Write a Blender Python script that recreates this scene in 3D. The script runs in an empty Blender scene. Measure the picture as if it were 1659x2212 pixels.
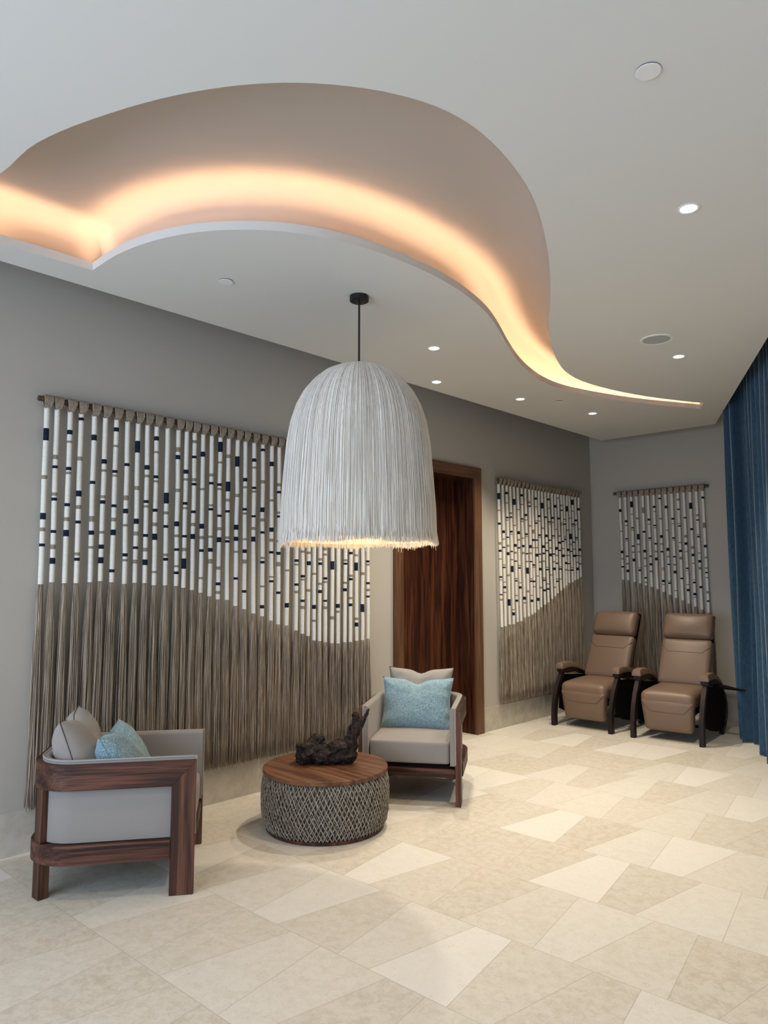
import bpy, bmesh, math, random
from mathutils import Vector, Matrix, noise
from math import pi, sin, cos, radians, atan2, sqrt

# light levels and cove sizes
DAY = 200
STRIP = 74
DL = 118
NEAR = 45
DLA = 100
PEND = 14
VAULT = 0.25
TROUGH = 0.12
HIDDEN = [(3.2, 1.0), (2.3, 0.0), (4.6, 2.4), (1.0, 0.4)]
C = bpy.context.scene.collection
sc = bpy.context.scene
R_ = random.Random(11)

# ---------------------------------------------------------------- camera
F_PX, IMG_W, IMG_H = 1534.0, 1659, 2212
cam_d = bpy.data.cameras.new('camera')
cam_d.sensor_fit = 'VERTICAL'; cam_d.sensor_height = 24.0
cam_d.lens = 24.0 * F_PX / IMG_H
cam_d.clip_start = 0.02
cam = bpy.data.objects.new('camera', cam_d); C.objects.link(cam)
cam.location = (4.26, 0.0, 1.5)
YAW = radians(43.8); PITCH = math.atan(147 / 1534)
cam.rotation_euler = (pi / 2 + PITCH, 0, YAW)
sc.camera = cam

# ---------------------------------------------------------------- colour management, world
sc.view_settings.view_transform = 'Standard'
sc.view_settings.look = 'None'
sc.view_settings.gamma = 1.0
sc.view_settings.use_curve_mapping = False
sc.view_settings.exposure = 0.0
w = bpy.data.worlds.new('world'); sc.world = w; w.use_nodes = True
bg = w.node_tree.nodes['Background']
bg.inputs[0].default_value = (0.55, 0.72, 1.0, 1); bg.inputs[1].default_value = 1.2

def area_light(name, loc, rot, sx, sy, power, col):
    d = bpy.data.lights.new(name, 'AREA'); d.shape = 'RECTANGLE'; d.size = sx; d.size_y = sy
    d.energy = power; d.color = col
    o = bpy.data.objects.new(name, d); C.objects.link(o); o.location = loc; o.rotation_euler = rot
    return o
# daylight entering through the tall window in the wall behind the camera
area_light('window_daylight', (2.6, -2.86, 1.6), (radians(90), 0, 0), 4.6, 2.7, DAY, (0.66, 0.80, 1.0))
WARM = (1.0, 0.87, 0.68)
def spot_light(name, loc, power, angle=75, blend=0.55, col=WARM, tilt=(0, 0)):
    d = bpy.data.lights.new(name, 'SPOT'); d.energy = power; d.color = col
    d.spot_size = radians(angle); d.spot_blend = blend; d.shadow_soft_size = 0.03
    o = bpy.data.objects.new(name, d); C.objects.link(o); o.location = loc
    o.rotation_euler = (radians(tilt[0]), radians(tilt[1]), 0)
    return o

# ---------------------------------------------------------------- tagging
def tag(o, label=None, cat=None, group=None, kind=None):
    if label: o['label'] = label
    if cat: o['category'] = cat
    if group: o['group'] = group
    if kind: o['kind'] = kind
    return o
def empty(name, loc, rz=0.0):
    o = bpy.data.objects.new(name, None); C.objects.link(o)
    o.empty_display_size = 0.05; o.location = loc; o.rotation_euler = (0, 0, rz)
    return o
def obj(name, bm, m, parent=None, smooth=True, loc=None):
    me = bpy.data.meshes.new(name)
    bm.normal_update(); bm.to_mesh(me); bm.free()
    ms = m if isinstance(m, (list, tuple)) else [m]
    for x in ms: me.materials.append(x)
    if smooth:
        for p in me.polygons: p.use_smooth = True
        if smooth != 'all':
            me.set_sharp_from_angle(angle=radians(40))
    o = bpy.data.objects.new(name, me); C.objects.link(o)
    if parent: o.parent = parent
    if loc: o.location = loc
    return o
def struct(name, bm, m, smooth=False):
    return tag(obj(name, bm, m, None, smooth), kind='structure')

# ---------------------------------------------------------------- mesh helpers
def box(bm, x0, x1, y0, y1, z0, z1, M=None, mi=0):
    P = [(x0,y0,z0),(x1,y0,z0),(x1,y1,z0),(x0,y1,z0),(x0,y0,z1),(x1,y0,z1),(x1,y1,z1),(x0,y1,z1)]
    V = [bm.verts.new(M @ Vector(p) if M else p) for p in P]
    for f in ((3,2,1,0),(4,5,6,7),(0,1,5,4),(1,2,6,5),(2,3,7,6),(3,0,4,7)):
        fc = bm.faces.new([V[i] for i in f]); fc.material_index = mi
    return V
def bevel_all(bm, r, seg=2):
    bmesh.ops.bevel(bm, geom=list(bm.edges), offset=r, segments=seg, affect='EDGES', profile=0.5, clamp_overlap=True)
def bbox(x0, x1, y0, y1, z0, z1, r=0.004, seg=2, M=None):
    bm = bmesh.new(); box(bm, x0, x1, y0, y1, z0, z1); bevel_all(bm, r, seg)
    if M: bm.transform(M)
    return bm
def prism(bm, poly, z0, z1, M=None):
    lo = [bm.verts.new((p[0], p[1], z0)) for p in poly]; hi = [bm.verts.new((p[0], p[1], z1)) for p in poly]
    n = len(poly)
    bm.faces.new(lo[::-1]); bm.faces.new(hi)
    for i in range(n): bm.faces.new((lo[i], lo[(i+1)%n], hi[(i+1)%n], hi[i]))
    if M: bmesh.ops.transform(bm, matrix=M, verts=lo + hi)
def tube(bm, pts, rad, n=6, mi=0, cap=True, flat=None):
    """tube along pts; rad number or list; parallel-transport frame"""
    pts = [Vector(p) for p in pts]; k = len(pts)
    if not isinstance(rad, (list, tuple)): rad = [rad]*k
    t0 = (pts[1]-pts[0]).normalized()
    a = Vector((1,0,0)) if abs(t0.x) < 0.8 else Vector((0,1,0))
    nrm = (a - t0*a.dot(t0)).normalized(); rings = []
    for i in range(k):
        t = (pts[min(i+1,k-1)]-pts[max(i-1,0)])
        t = t.normalized() if t.length > 1e-9 else t0
        nrm = (nrm - t*nrm.dot(t)); nrm = nrm.normalized() if nrm.length > 1e-6 else t.orthogonal().normalized()
        b = t.cross(nrm)
        rings.append([bm.verts.new(pts[i] + nrm*(cos(2*pi*j/n)*rad[i]) + b*(sin(2*pi*j/n)*rad[i]*(flat or 1))) for j in range(n)])
    for i in range(k-1):
        for j in range(n):
            f = bm.faces.new((rings[i][j], rings[i][(j+1)%n], rings[i+1][(j+1)%n], rings[i+1][j])); f.material_index = mi
    if cap:
        for r, rev in ((rings[0], True), (rings[-1], False)):
            f = bm.faces.new(r[::-1] if rev else r); f.material_index = mi
    return rings
def lathe(bm, prof, n=48, cx=0, cy=0, mi=0, cap=False):
    rings = [[bm.verts.new((cx+r*cos(2*pi*j/n), cy+r*sin(2*pi*j/n), z)) for j in range(n)] for r, z in prof]
    for i in range(len(prof)-1):
        for j in range(n):
            f = bm.faces.new((rings[i][j], rings[i][(j+1)%n], rings[i+1][(j+1)%n], rings[i+1][j])); f.material_index = mi
    if cap:
        bm.faces.new(rings[0][::-1]); bm.faces.new(rings[-1])
    bmesh.ops.recalc_face_normals(bm, faces=bm.faces)
def sweep(bm, path, sect, endshift=None):
    """path: list of ((x,y),(nx,ny)); sect: closed list of (offset along n, z); endshift(z)->y shift for both ends"""
    rings = []
    for i, (p, nn) in enumerate(path):
        ring = []
        for o, z in sect:
            x, y = p[0]+nn[0]*o, p[1]+nn[1]*o
            if endshift and i in (0, len(path)-1): y = endshift(z)
            ring.append(bm.verts.new((x, y, z)))
        rings.append(ring)
    m = len(sect)
    for i in range(len(rings)-1):
        for j in range(m):
            bm.faces.new((rings[i][j], rings[i][(j+1)%m], rings[i+1][(j+1)%m], rings[i+1][j]))
    bm.faces.new(rings[0][::-1]); bm.faces.new(rings[-1])
    bmesh.ops.recalc_face_normals(bm, faces=bm.faces)
def rounded(sx, sy, sz, r, crown=(0,0,0), n=12, M=None):
    """upholstered block, half sizes; corner radius r; crown per axis bulge"""
    bm = bmesh.new()
    bmesh.ops.create_cube(bm, size=2.0)
    bmesh.ops.subdivide_edges(bm, edges=list(bm.edges), cuts=n, use_grid_fill=True)
    S = (sx, sy, sz)
    for v in bm.verts:
        c = v.co.copy(); out = []
        q = []
        for a in range(3):
            s = math.copysign(abs(c[a])**0.7, c[a]); q.append(s*S[a])
        inner = [max(-(S[a]-r), min(S[a]-r, q[a])) for a in range(3)]
        d = Vector([q[a]-inner[a] for a in range(3)])
        if d.length > 1e-9:
            face = max(abs(c[a]) for a in range(3))
            d = d.normalized()*r
        p = Vector(inner)+d
        u = [p[a]/S[a] for a in range(3)]
        for a in range(3):
            b1, b2 = (a+1)%3, (a+2)%3
            p[a] += crown[a]*u[a]*max(0,(1-u[b1]**2))*max(0,(1-u[b2]**2))
        v.co = p
    if M: bm.transform(M)
    return bm
def pillow(w, h, t, dent=0.05, seed=0, n=26, DW=0.22):
    """square throw pillow standing in local xz, thickness along y; corners pointed, dent chopped in the top edge"""
    bm = bmesh.new(); rows = {}
    for side in (1, -1):
        for i in range(n+1):
            for j in range(n+1):
                u = -1+2*i/n; v = -1+2*j/n
                u = math.copysign(abs(u)**0.85, u); v = math.copysign(abs(v)**0.85, v)
                edge = i in (0, n) or j in (0, n)
                if edge and side == -1: rows[(side,i,j)] = rows[(1,i,j)]; continue
                x = w/2*u*(1-0.10*(1-v*v)); z = h/2*v*(1-0.09*(1-u*u))
                if v > 0: z -= dent*v**1.5*math.exp(-(u/DW)**2)
                th = t/2*(max(0,(1-u**4))*max(0,(1-v**4)))**0.62
                th *= 1 - (0.35*math.exp(-(u/0.3)**2) if v > 0 else 0)*max(v,0)
                k = noise.noise(Vector((u*2.2+seed, v*2.2, side*3.1)))*0.010 + noise.noise(Vector((u*6+seed, v*5, side)))*0.004
                # corner creases
                k -= 0.006*abs(sin((atan2(v, u))*9+seed))*min(1, (u*u+v*v)**2*0.6)
                y = side*(th + (k if not edge else 0)*min(1, th/(t*0.2)))
                rows[(side,i,j)] = bm.verts.new((x, y, z))
    for side in (1, -1):
        for i in range(n):
            for j in range(n):
                q = [rows[(side,i,j)], rows[(side,i+1,j)], rows[(side,i+1,j+1)], rows[(side,i,j+1)]]
                bm.faces.new(q if side == -1 else q[::-1])
    rim = [rows[(1,i,0)] for i in range(n+1)] + [rows[(1,n,j)] for j in range(1,n+1)] + [rows[(1,i,n)] for i in range(n-1,-1,-1)] + [rows[(1,0,j)] for j in range(n-1,0,-1)]
    rim = [v.co.copy() for v in rim]; rim.append(rim[0].copy())
    return bm, rim

# ---------------------------------------------------------------- materials
def nt(name):
    m = bpy.data.materials.new(name); m.use_nodes = True
    t = m.node_tree; b = t.nodes['Principled BSDF']
    return m, t, b
def L(t, a, b): t.links.new(a, b)
def N(t, kind, **kw):
    n = t.nodes.new(kind)
    for k, v in kw.items(): setattr(n, k, v)
    return n
def ramp(t, stops):
    r = N(t, 'ShaderNodeValToRGB'); e = r.color_ramp.elements
    while len(e) < len(stops): e.new(0.5)
    for i, (p, c) in enumerate(stops):
        e[i].position = p; e[i].color = (*c, 1)
    return r
def mapping(t, scale, coord='Object', rot=(0,0,0)):
    tc = N(t, 'ShaderNodeTexCoord'); mp = N(t, 'ShaderNodeMapping')
    mp.inputs['Scale'].default_value = scale; mp.inputs['Rotation'].default_value = rot
    L(t, tc.outputs[coord], mp.inputs['Vector']); return mp.outputs['Vector']
def bump(t, b, h, strength, dist=0.01):
    n = N(t, 'ShaderNodeBump'); n.inputs['Strength'].default_value = strength; n.inputs['Distance'].default_value = dist
    L(t, h, n.inputs['Height']); L(t, n.outputs['Normal'], b.inputs['Normal'])
def plain(name, col, rough=0.6, metal=0.0, spec=0.5, noise_s=None, amt=0.06, bmp=0.0):
    m, t, b = nt(name)
    b.inputs['Roughness'].default_value = rough; b.inputs['Metallic'].default_value = metal
    b.inputs['Specular IOR Level'].default_value = spec
    if noise_s:
        nz = N(t, 'ShaderNodeTexNoise'); nz.inputs['Detail'].default_value = 6
        L(t, mapping(t, (noise_s,)*3), nz.inputs['Vector'])
        r = ramp(t, [(0.3, tuple(c*(1-amt) for c in col)), (0.7, tuple(min(1, c*(1+amt)) for c in col))])
        L(t, nz.outputs['Fac'], r.inputs['Fac']); L(t, r.outputs['Color'], b.inputs['Base Color'])
        if bmp: bump(t, b, nz.outputs['Fac'], bmp, 0.002)
    else: b.inputs['Base Color'].default_value = (*col, 1)
    return m
def emit(name, col, s):
    m, t, b = nt(name); b.inputs['Base Color'].default_value = (*col, 1)
    b.inputs['Emission Color'].default_value = (*col, 1); b.inputs['Emission Strength'].default_value = s
    return m
def wood(name, c1, c2, c3, axis='Y', scale=1.0, rough=0.38, fine=60):
    m, t, b = nt(name)
    sc_ = {'X': (1.2, 22, 22), 'Y': (22, 1.2, 22), 'Z': (22, 22, 1.2)}[axis]
    sc_ = tuple(s*scale for s in sc_)
    v = mapping(t, sc_)
    n1 = N(t, 'ShaderNodeTexNoise'); n1.inputs['Detail'].default_value = 5; n1.inputs['Distortion'].default_value = 0.6
    n1.inputs['Scale'].default_value = 1.0; L(t, v, n1.inputs['Vector'])
    v2 = mapping(t, tuple(s*scale for s in {'X': (4, fine*3, fine*3), 'Y': (fine*3, 4, fine*3), 'Z': (fine*3, fine*3, 4)}[axis]))
    n2 = N(t, 'ShaderNodeTexNoise'); n2.inputs['Scale'].default_value = 1.0; n2.inputs['Detail'].default_value = 3; L(t, v2, n2.inputs['Vector'])
    mx = N(t, 'ShaderNodeMix'); mx.inputs['Factor'].default_value = 0.35
    L(t, n1.outputs['Fac'], mx.inputs[2]); L(t, n2.outputs['Fac'], mx.inputs[3])
    r = ramp(t, [(0.40, c1), (0.5, c2), (0.61, c3)])
    L(t, mx.outputs[0], r.inputs['Fac']); L(t, r.outputs['Color'], b.inputs['Base Color'])
    b.inputs['Roughness'].default_value = rough; b.inputs['Specular IOR Level'].default_value = 0.3
    bump(t, b, n2.outputs['Fac'], 0.15, 0.001)
    return m
def fabric(name, col, amt=0.1, scale=500, rough=0.9, sheen=0.3, bmp=0.4, fleck=None):
    m, t, b = nt(name)
    v = mapping(t, (scale, scale, scale))
    n = N(t, 'ShaderNodeTexNoise'); n.inputs['Scale'].default_value = 1; n.inputs['Detail'].default_value = 2; L(t, v, n.inputs['Vector'])
    lo = tuple(c*(1-amt) for c in col); hi = fleck if fleck else tuple(min(1, c*(1+amt)) for c in col)
    r = ramp(t, [(0.35, lo), (0.68, hi)]); L(t, n.outputs['Fac'], r.inputs['Fac']); L(t, r.outputs['Color'], b.inputs['Base Color'])
    b.inputs['Roughness'].default_value = rough; b.inputs['Sheen Weight'].default_value = sheen
    b.inputs['Specular IOR Level'].default_value = 0.2
    bump(t, b, n.outputs['Fac'], bmp, 0.001)
    return m
def yarn(name, c1, c2, c3, scale=(90, 90, 1.2), rough=0.95, trans=0):
    m, t, b = nt(name)
    n = N(t, 'ShaderNodeTexNoise'); n.inputs['Scale'].default_value = 1; n.inputs['Detail'].default_value = 2; L(t, mapping(t, scale), n.inputs['Vector'])
    r = ramp(t, [(0.3, c1), (0.5, c2), (0.7, c3)]); L(t, n.outputs['Fac'], r.inputs['Fac']); L(t, r.outputs['Color'], b.inputs['Base Color'])
    b.inputs['Roughness'].default_value = rough; b.inputs['Specular IOR Level'].default_value = 0.15
    return m

M_wall = plain('wall_paint', (0.46, 0.43, 0.385), 0.85, spec=0.25, noise_s=30, amt=0.015)
M_ceil = plain('ceiling_paint', (0.71, 0.705, 0.675), 0.9, spec=0.2)
M_cove = plain('cove_plaster', (0.50, 0.44, 0.385), 0.9, spec=0.2)
M_dark = plain('painted_gap_shade', (0.03, 0.03, 0.03), 0.9)
M_walnut_y = wood('walnut_lengthwise', (0.016, 0.006, 0.004), (0.055, 0.020, 0.012), (0.122, 0.048, 0.029), 'Y', 0.9, rough=0.5)
M_walnut_x = wood('walnut_crosswise', (0.016, 0.006, 0.004), (0.055, 0.020, 0.012), (0.122, 0.048, 0.029), 'X', 0.9, rough=0.5)
M_walnut_z = wood('walnut_upright', (0.034, 0.013, 0.008), (0.078, 0.031, 0.019), (0.135, 0.056, 0.034), 'Z', 0.9, rough=0.5)
M_top = wood('tabletop_walnut', (0.050, 0.020, 0.010), (0.125, 0.055, 0.028), (0.200, 0.095, 0.050), 'X', 0.8, rough=0.42)
M_door = wood('door_veneer', (0.016, 0.004, 0.002), (0.046, 0.013, 0.006), (0.090, 0.030, 0.012), 'Z', 1.2, rough=0.4)
M_casing = wood('casing_wood', (0.085, 0.040, 0.020), (0.130, 0.065, 0.034), (0.175, 0.092, 0.050), 'Z', 1.0, rough=0.45)
M_casing_h = wood('casing_wood_head', (0.085, 0.040, 0.020), (0.130, 0.065, 0.034), (0.175, 0.092, 0.050), 'Y', 1.0, rough=0.45)
M_uph = fabric('grey_upholstery', (0.25, 0.23, 0.215), 0.05, 900, 0.62, 0.15, 0.1)
M_pipe = fabric('grey_piping', (0.34, 0.315, 0.295), 0.04, 900, 0.6, 0.15, 0.1)
M_pgrey = fabric('grey_pillow_cloth', (0.30, 0.275, 0.255), 0.07, 400, 0.8, 0.2, 0.2)
M_pteal = fabric('teal_pillow_cloth', (0.095, 0.205, 0.27), 0.25, 230, 0.85, 0.3, 0.5, fleck=(0.37, 0.52, 0.58))
M_seam = plain('dark_seam', (0.06, 0.055, 0.05), 0.9)
M_cord = yarn('white_wrapped_yarn', (0.72, 0.69, 0.62), (0.80, 0.77, 0.71), (0.86, 0.84, 0.78), (30, 30, 700))
M_navy = yarn('navy_wrapped_yarn', (0.006, 0.010, 0.022), (0.010, 0.017, 0.036), (0.03, 0.04, 0.06), (30, 30, 700))
M_taupe = yarn('taupe_wrapped_yarn', (0.22, 0.185, 0.145), (0.28, 0.24, 0.19), (0.33, 0.285, 0.23), (30, 30, 700))
M_tassel = yarn('taupe_loose_yarn', (0.13, 0.095, 0.068), (0.33, 0.27, 0.21), (0.58, 0.49, 0.39), (260, 260, 1.5))
M_loop = yarn('taupe_loop_yarn', (0.22, 0.18, 0.14), (0.32, 0.27, 0.21), (0.42, 0.36, 0.29), (200, 200, 5))
M_rod = wood('rod_wood', (0.05, 0.025, 0.012), (0.11, 0.055, 0.03), (0.17, 0.09, 0.05), 'Y', 1.0, rough=0.6)
M_lampyarn = yarn('ivory_fringe_yarn', (0.84, 0.76, 0.66), (0.95, 0.885, 0.79), (0.97, 0.945, 0.90), (140, 140, 0.8))
M_lampin = plain('fringe_lining', (0.80, 0.70, 0.52), 0.9)
M_black = plain('black_metal', (0.012, 0.012, 0.012), 0.45, 0.3)
M_rope = yarn('taupe_rope', (0.16, 0.14, 0.112), (0.28, 0.25, 0.205), (0.40, 0.36, 0.305), (60, 60, 60))
M_ropeb = plain('woven_core', (0.07, 0.06, 0.048), 0.95)
M_leather = plain('brown_leather', (0.185, 0.120, 0.082), 0.42, spec=0.45, noise_s=60, amt=0.05, bmp=0.15)
M_leather_side = plain('brown_leather_side', (0.12, 0.07, 0.045), 0.5, spec=0.4)
M_espresso = wood('espresso_wood', (0.006, 0.003, 0.002), (0.013, 0.006, 0.005), (0.026, 0.013, 0.010), 'Z', 1.0, rough=0.55)
M_backcloth = plain('black_back_cloth', (0.007, 0.006, 0.006), 0.9, spec=0.08)
M_plate = plain('white_cover_plastic', (0.80, 0.79, 0.77), 0.8, spec=0.2)
M_grille = plain('grey_grille', (0.42, 0.44, 0.45), 0.7)
M_trimring = plain('white_trim_ring', (0.85, 0.85, 0.83), 0.4)
M_lens = emit('lit_lens', (1.0, 0.95, 0.84), 14)
M_strip = emit('lit_strip', (1.0, 0.64, 0.39), STRIP)
M_bulb = emit('lit_bulb', (1.0, 0.72, 0.38), 10)
M_frame = plain('window_frame_metal', (0.05, 0.05, 0.05), 0.4, 0.5)

def floor_mat():
    m, t, b = nt('limestone_floor_tiles')
    tc = N(t, 'ShaderNodeTexCoord'); sp = N(t, 'ShaderNodeSeparateXYZ'); L(t, tc.outputs['Object'], sp.inputs[0])
    X, Y = sp.outputs['X'], sp.outputs['Y']
    def mt(op, a, b_=None, c=None):
        n = N(t, 'ShaderNodeMath', operation=op)
        for i, v in enumerate((a, b_, c)):
            if v is None: continue
            if isinstance(v, (int, float)): n.inputs[i].default_value = v
            else: L(t, v, n.inputs[i])
        return n.outputs[0]
    v = mt('DIVIDE', mt('SUBTRACT', mt('SUBTRACT', Y, mt('MULTIPLY', X, 0.043)), 1.40), 0.561)
    row = mt('FLOOR', v); fy = mt('SUBTRACT', mt('FRACT', v), 0.5)
    u = mt('DIVIDE', mt('SUBTRACT', X, 1.44), 0.545)
    sk = mt('MULTIPLY', fy, 0.174)
    a = mt('ADD', u, sk); c = mt('SUBTRACT', mt('SUBTRACT', u, sk), 0.49)
    # some joints left out so neighbours read as longer stones
    ka, kc = mt('FLOOR', a), mt('FLOOR', c)
    def near(x): # distance to nearest integer
        f = mt('FRACT', x); return mt('MINIMUM', f, mt('SUBTRACT', 1.0, f))
    da = mt('MULTIPLY', near(a), 0.545); dc = mt('MULTIPLY', near(c), 0.545); dv = mt('MULTIPLY', near(v), 0.561)
    dist = mt('MINIMUM', mt('MINIMUM', da, dc), dv)
    idc = N(t, 'ShaderNodeCombineXYZ'); L(t, mt('ADD', ka, kc), idc.inputs[0]); L(t, row, idc.inputs[1])
    wn = N(t, 'ShaderNodeTexWhiteNoise', noise_dimensions='3D'); L(t, idc.outputs[0], wn.inputs['Vector'])
    tile = ramp(t, [(0.0, (0.575, 0.535, 0.465)), (0.45, (0.60, 0.565, 0.50)), (0.62, (0.625, 0.595, 0.535)), (0.84, (0.66, 0.635, 0.585)), (1.0, (0.69, 0.668, 0.62))])
    L(t, wn.outputs['Value'], tile.inputs['Fac'])
    # mottling, offset per stone
    ofs = N(t, 'ShaderNodeVectorMath', operation='MULTIPLY_ADD'); L(t, wn.outputs['Color'], ofs.inputs[0]); ofs.inputs[1].default_value = (9, 9, 9); L(t, tc.outputs['Object'], ofs.inputs[2])
    n1 = N(t, 'ShaderNodeTexNoise'); n1.inputs['Scale'].default_value = 22; n1.inputs['Detail'].default_value = 10; n1.inputs['Roughness'].default_value = 0.78; n1.inputs['Distortion'].default_value = 0.3
    L(t, ofs.outputs[0], n1.inputs['Vector'])
    r1 = ramp(t, [(0.38, (0.83, 0.80, 0.735)), (0.55, (1, 1, 1)), (0.68, (1.05, 1.04, 1.02))]); L(t, n1.outputs['Fac'], r1.inputs['Fac'])
    m1 = N(t, 'ShaderNodeMix', data_type='RGBA', blend_type='MULTIPLY')
    fac = mt('SUBTRACT', 1.0, mt('MULTIPLY', wn.outputs['Value'], 0.85)); L(t, fac, m1.inputs[0])
    L(t, tile.outputs['Color'], m1.inputs[6]); L(t, r1.outputs['Color'], m1.inputs[7])
    # small fossil flecks
    n2 = N(t, 'ShaderNodeTexNoise'); n2.inputs['Scale'].default_value = 60; n2.inputs['Detail'].default_value = 4; n2.inputs['Distortion'].default_value = 2.5; L(t, ofs.outputs[0], n2.inputs['Vector'])
    r2 = ramp(t, [(0.30, (0.72, 0.68, 0.60)), (0.40, (1, 1, 1)), (1.0, (1, 1, 1))]); L(t, n2.outputs['Fac'], r2.inputs['Fac'])
    m2 = N(t, 'ShaderNodeMix', data_type='RGBA', blend_type='MULTIPLY'); m2.inputs[0].default_value = 0.6
    L(t, m1.outputs[2], m2.inputs[6]); L(t, r2.outputs['Color'], m2.inputs[7])
    g = N(t, 'ShaderNodeMapRange'); g.inputs[1].default_value = 0.0005; g.inputs[2].default_value = 0.0020; L(t, dist, g.inputs[0])
    m3 = N(t, 'ShaderNodeMix', data_type='RGBA'); m3.inputs[6].default_value = (0.40, 0.36, 0.30, 1)
    L(t, g.outputs[0], m3.inputs[0]); L(t, m2.outputs[2], m3.inputs[7])
    L(t, m3.outputs[2], b.inputs['Base Color'])
    b.inputs['Roughness'].default_value = 0.5; b.inputs['Specular IOR Level'].default_value = 0.35
    bump(t, b, n1.outputs['Fac'], 0.08, 0.003)
    return m
M_floor = floor_mat()
def stone_mat():
    m, t, b = nt('limestone_skirting')
    n1 = N(t, 'ShaderNodeTexNoise'); n1.inputs['Scale'].default_value = 11; n1.inputs['Detail'].default_value = 8; n1.inputs['Roughness'].default_value = 0.65
    L(t, mapping(t, (1, 1, 1)), n1.inputs['Vector'])
    r = ramp(t, [(0.35, (0.47, 0.43, 0.36)), (0.6, (0.56, 0.52, 0.455))]); L(t, n1.outputs['Fac'], r.inputs['Fac']); L(t, r.outputs['Color'], b.inputs['Base Color'])
    b.inputs['Roughness'].default_value = 0.5
    return m
M_stone = stone_mat()
def curtain_mat():
    m, t, b = nt('blue_linen')
    n = N(t, 'ShaderNodeTexNoise'); n.inputs['Scale'].default_value = 1; n.inputs['Detail'].default_value = 3; L(t, mapping(t, (400, 400, 25)), n.inputs['Vector'])
    r = ramp(t, [(0.35, (0.013, 0.042, 0.082)), (0.65, (0.036, 0.096, 0.165))]); L(t, n.outputs['Fac'], r.inputs['Fac']); L(t, r.outputs['Color'], b.inputs['Base Color'])
    b.inputs['Roughness'].default_value = 0.75; b.inputs['Sheen Weight'].default_value = 0.4; b.inputs['Specular IOR Level'].default_value = 0.25
    bump(t, b, n.outputs['Fac'], 0.3, 0.001)
    return m
M_curt = curtain_mat()

# ================================================================ SETTING
H = 3.17; HT = 3.72
def quadpoly(pts, z, flip=False):
    bm = bmesh.new(); vs = [bm.verts.new((x, y, z)) for x, y in pts]
    bm.faces.new(vs[::-1] if flip else vs); return bm
def rx(y): return 1.90 + (8.2 - y)*0.4755      # wall behind the curtain
YF = -2.7
bm = bmesh.new(); prism(bm, [(-0.3, YF-0.25), (rx(YF)+0.3, YF-0.25), (rx(8.4)+0.3, 8.4), (-0.3, 8.4)], -0.1, 0.0); struct('floor', bm, M_floor)
# left wall with the doorway (y 4.56-5.85)
DY0, DY1, DZ = 4.555, 5.85, 2.63
bm = bmesh.new()
box(bm, -0.12, 0, YF-0.2, DY0+0.02, 0, HT); box(bm, -0.12, 0, DY1-0.02, 8.2, 0, HT); box(bm, -0.12, 0, DY0+0.02, DY1-0.02, DZ-0.02, HT)
struct('wall_left', bm, M_wall)
bm = bmesh.new(); box(bm, -0.12, 2.3, 8.2, 8.32, 0, HT); struct('wall_back', bm, M_wall)
# wall behind the curtain, running at an angle
bm = bmesh.new(); prism(bm, [(rx(8.2), 8.2), (rx(YF), YF), (rx(YF)+0.15, YF), (rx(8.2)+0.15, 8.2)], 0, HT); struct('wall_right', bm, M_wall)
# wall behind the camera with its window opening
WX0, WX1, WZ0, WZ1 = 0.3, 4.9, 0.15, 2.95
bm = bmesh.new()
xe = rx(YF)+0.15
box(bm, -0.12, WX0, YF-0.15, YF, 0, HT); box(bm, WX1, xe, YF-0.15, YF, 0, HT)
box(bm, WX0, WX1, YF-0.15, YF, 0, WZ0); box(bm, WX0, WX1, YF-0.15, YF, WZ1, HT)
struct('wall_front', bm, M_wall)
bm = bmesh.new()
for x in (WX0, WX0+1.53, WX0+3.06, WX1-0.05): box(bm, x, x+0.05, YF-0.12, YF-0.04, WZ0, WZ1)
box(bm, WX0, WX1, YF-0.12, YF-0.04, WZ0, WZ0+0.05); box(bm, WX0, WX1, YF-0.12, YF-0.04, WZ1-0.05, WZ1)
struct('window_1', bm, M_frame)
# skirting of stone, flush with the wall
bm = bmesh.new(); box(bm, 0, 0.006, YF, DY0, 0, 0.235); box(bm, 0, 0.006, DY1, 8.2, 0, 0.235); struct('baseboard_left', bm, M_stone)
bm = bmesh.new(); box(bm, 0.006, rx(8.2), 8.194, 8.2, 0, 0.235); struct('baseboard_back', bm, M_stone)
# doorway: casing, jamb lining and closed door panel
cs = bmesh.new()
CW = 0.115
def casing_piece(poly):
    prism(cs, [(p[0], p[1]) for p in poly], 0, 0.03)
bmA = bmesh.new(); box(bmA, 0.0, 0.022, DY0, DY0+CW, 0, DZ-CW); box(bmA, 0.0, 0.022, DY1-CW, DY1, 0, DZ-CW)
# mitred corners
for y0, y1 in ((DY0, DY0+CW), (DY1, DY1-CW)):
    v = [bmA.verts.new(p) for p in ((0, y0, DZ-CW), (0, y1, DZ-CW), (0, y0, DZ), (0.022, y0, DZ-CW), (0.022, y1, DZ-CW), (0.022, y0, DZ))]
    for f in ((3,4,5), (0,2,1), (0,3,5,2), (1,2,5,4)): bmA.faces.new([v[i] for i in f])
cs.free()
bmesh.ops.recalc_face_normals(bmA, faces=bmA.faces)
t1 = struct('trim_1', bmA, M_casing)
bmB = bmesh.new()
P = [(0, DY0, DZ), (0, DY1, DZ), (0, DY1-CW, DZ-CW), (0, DY0+CW, DZ-CW)]
lo = [bmB.verts.new(p) for p in P]; hi = [bmB.verts.new((0.022, p[1], p[2])) for p in P]
bmB.faces.new(lo); bmB.faces.new(hi[::-1])
for i in range(4): bmB.faces.new((lo[i], hi[i], hi[(i+1)%4], lo[(i+1)%4]))
bmesh.ops.recalc_face_normals(bmB, faces=bmB.faces)
struct('trim_2', bmB, M_casing_h)
bm = bmesh.new()
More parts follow.
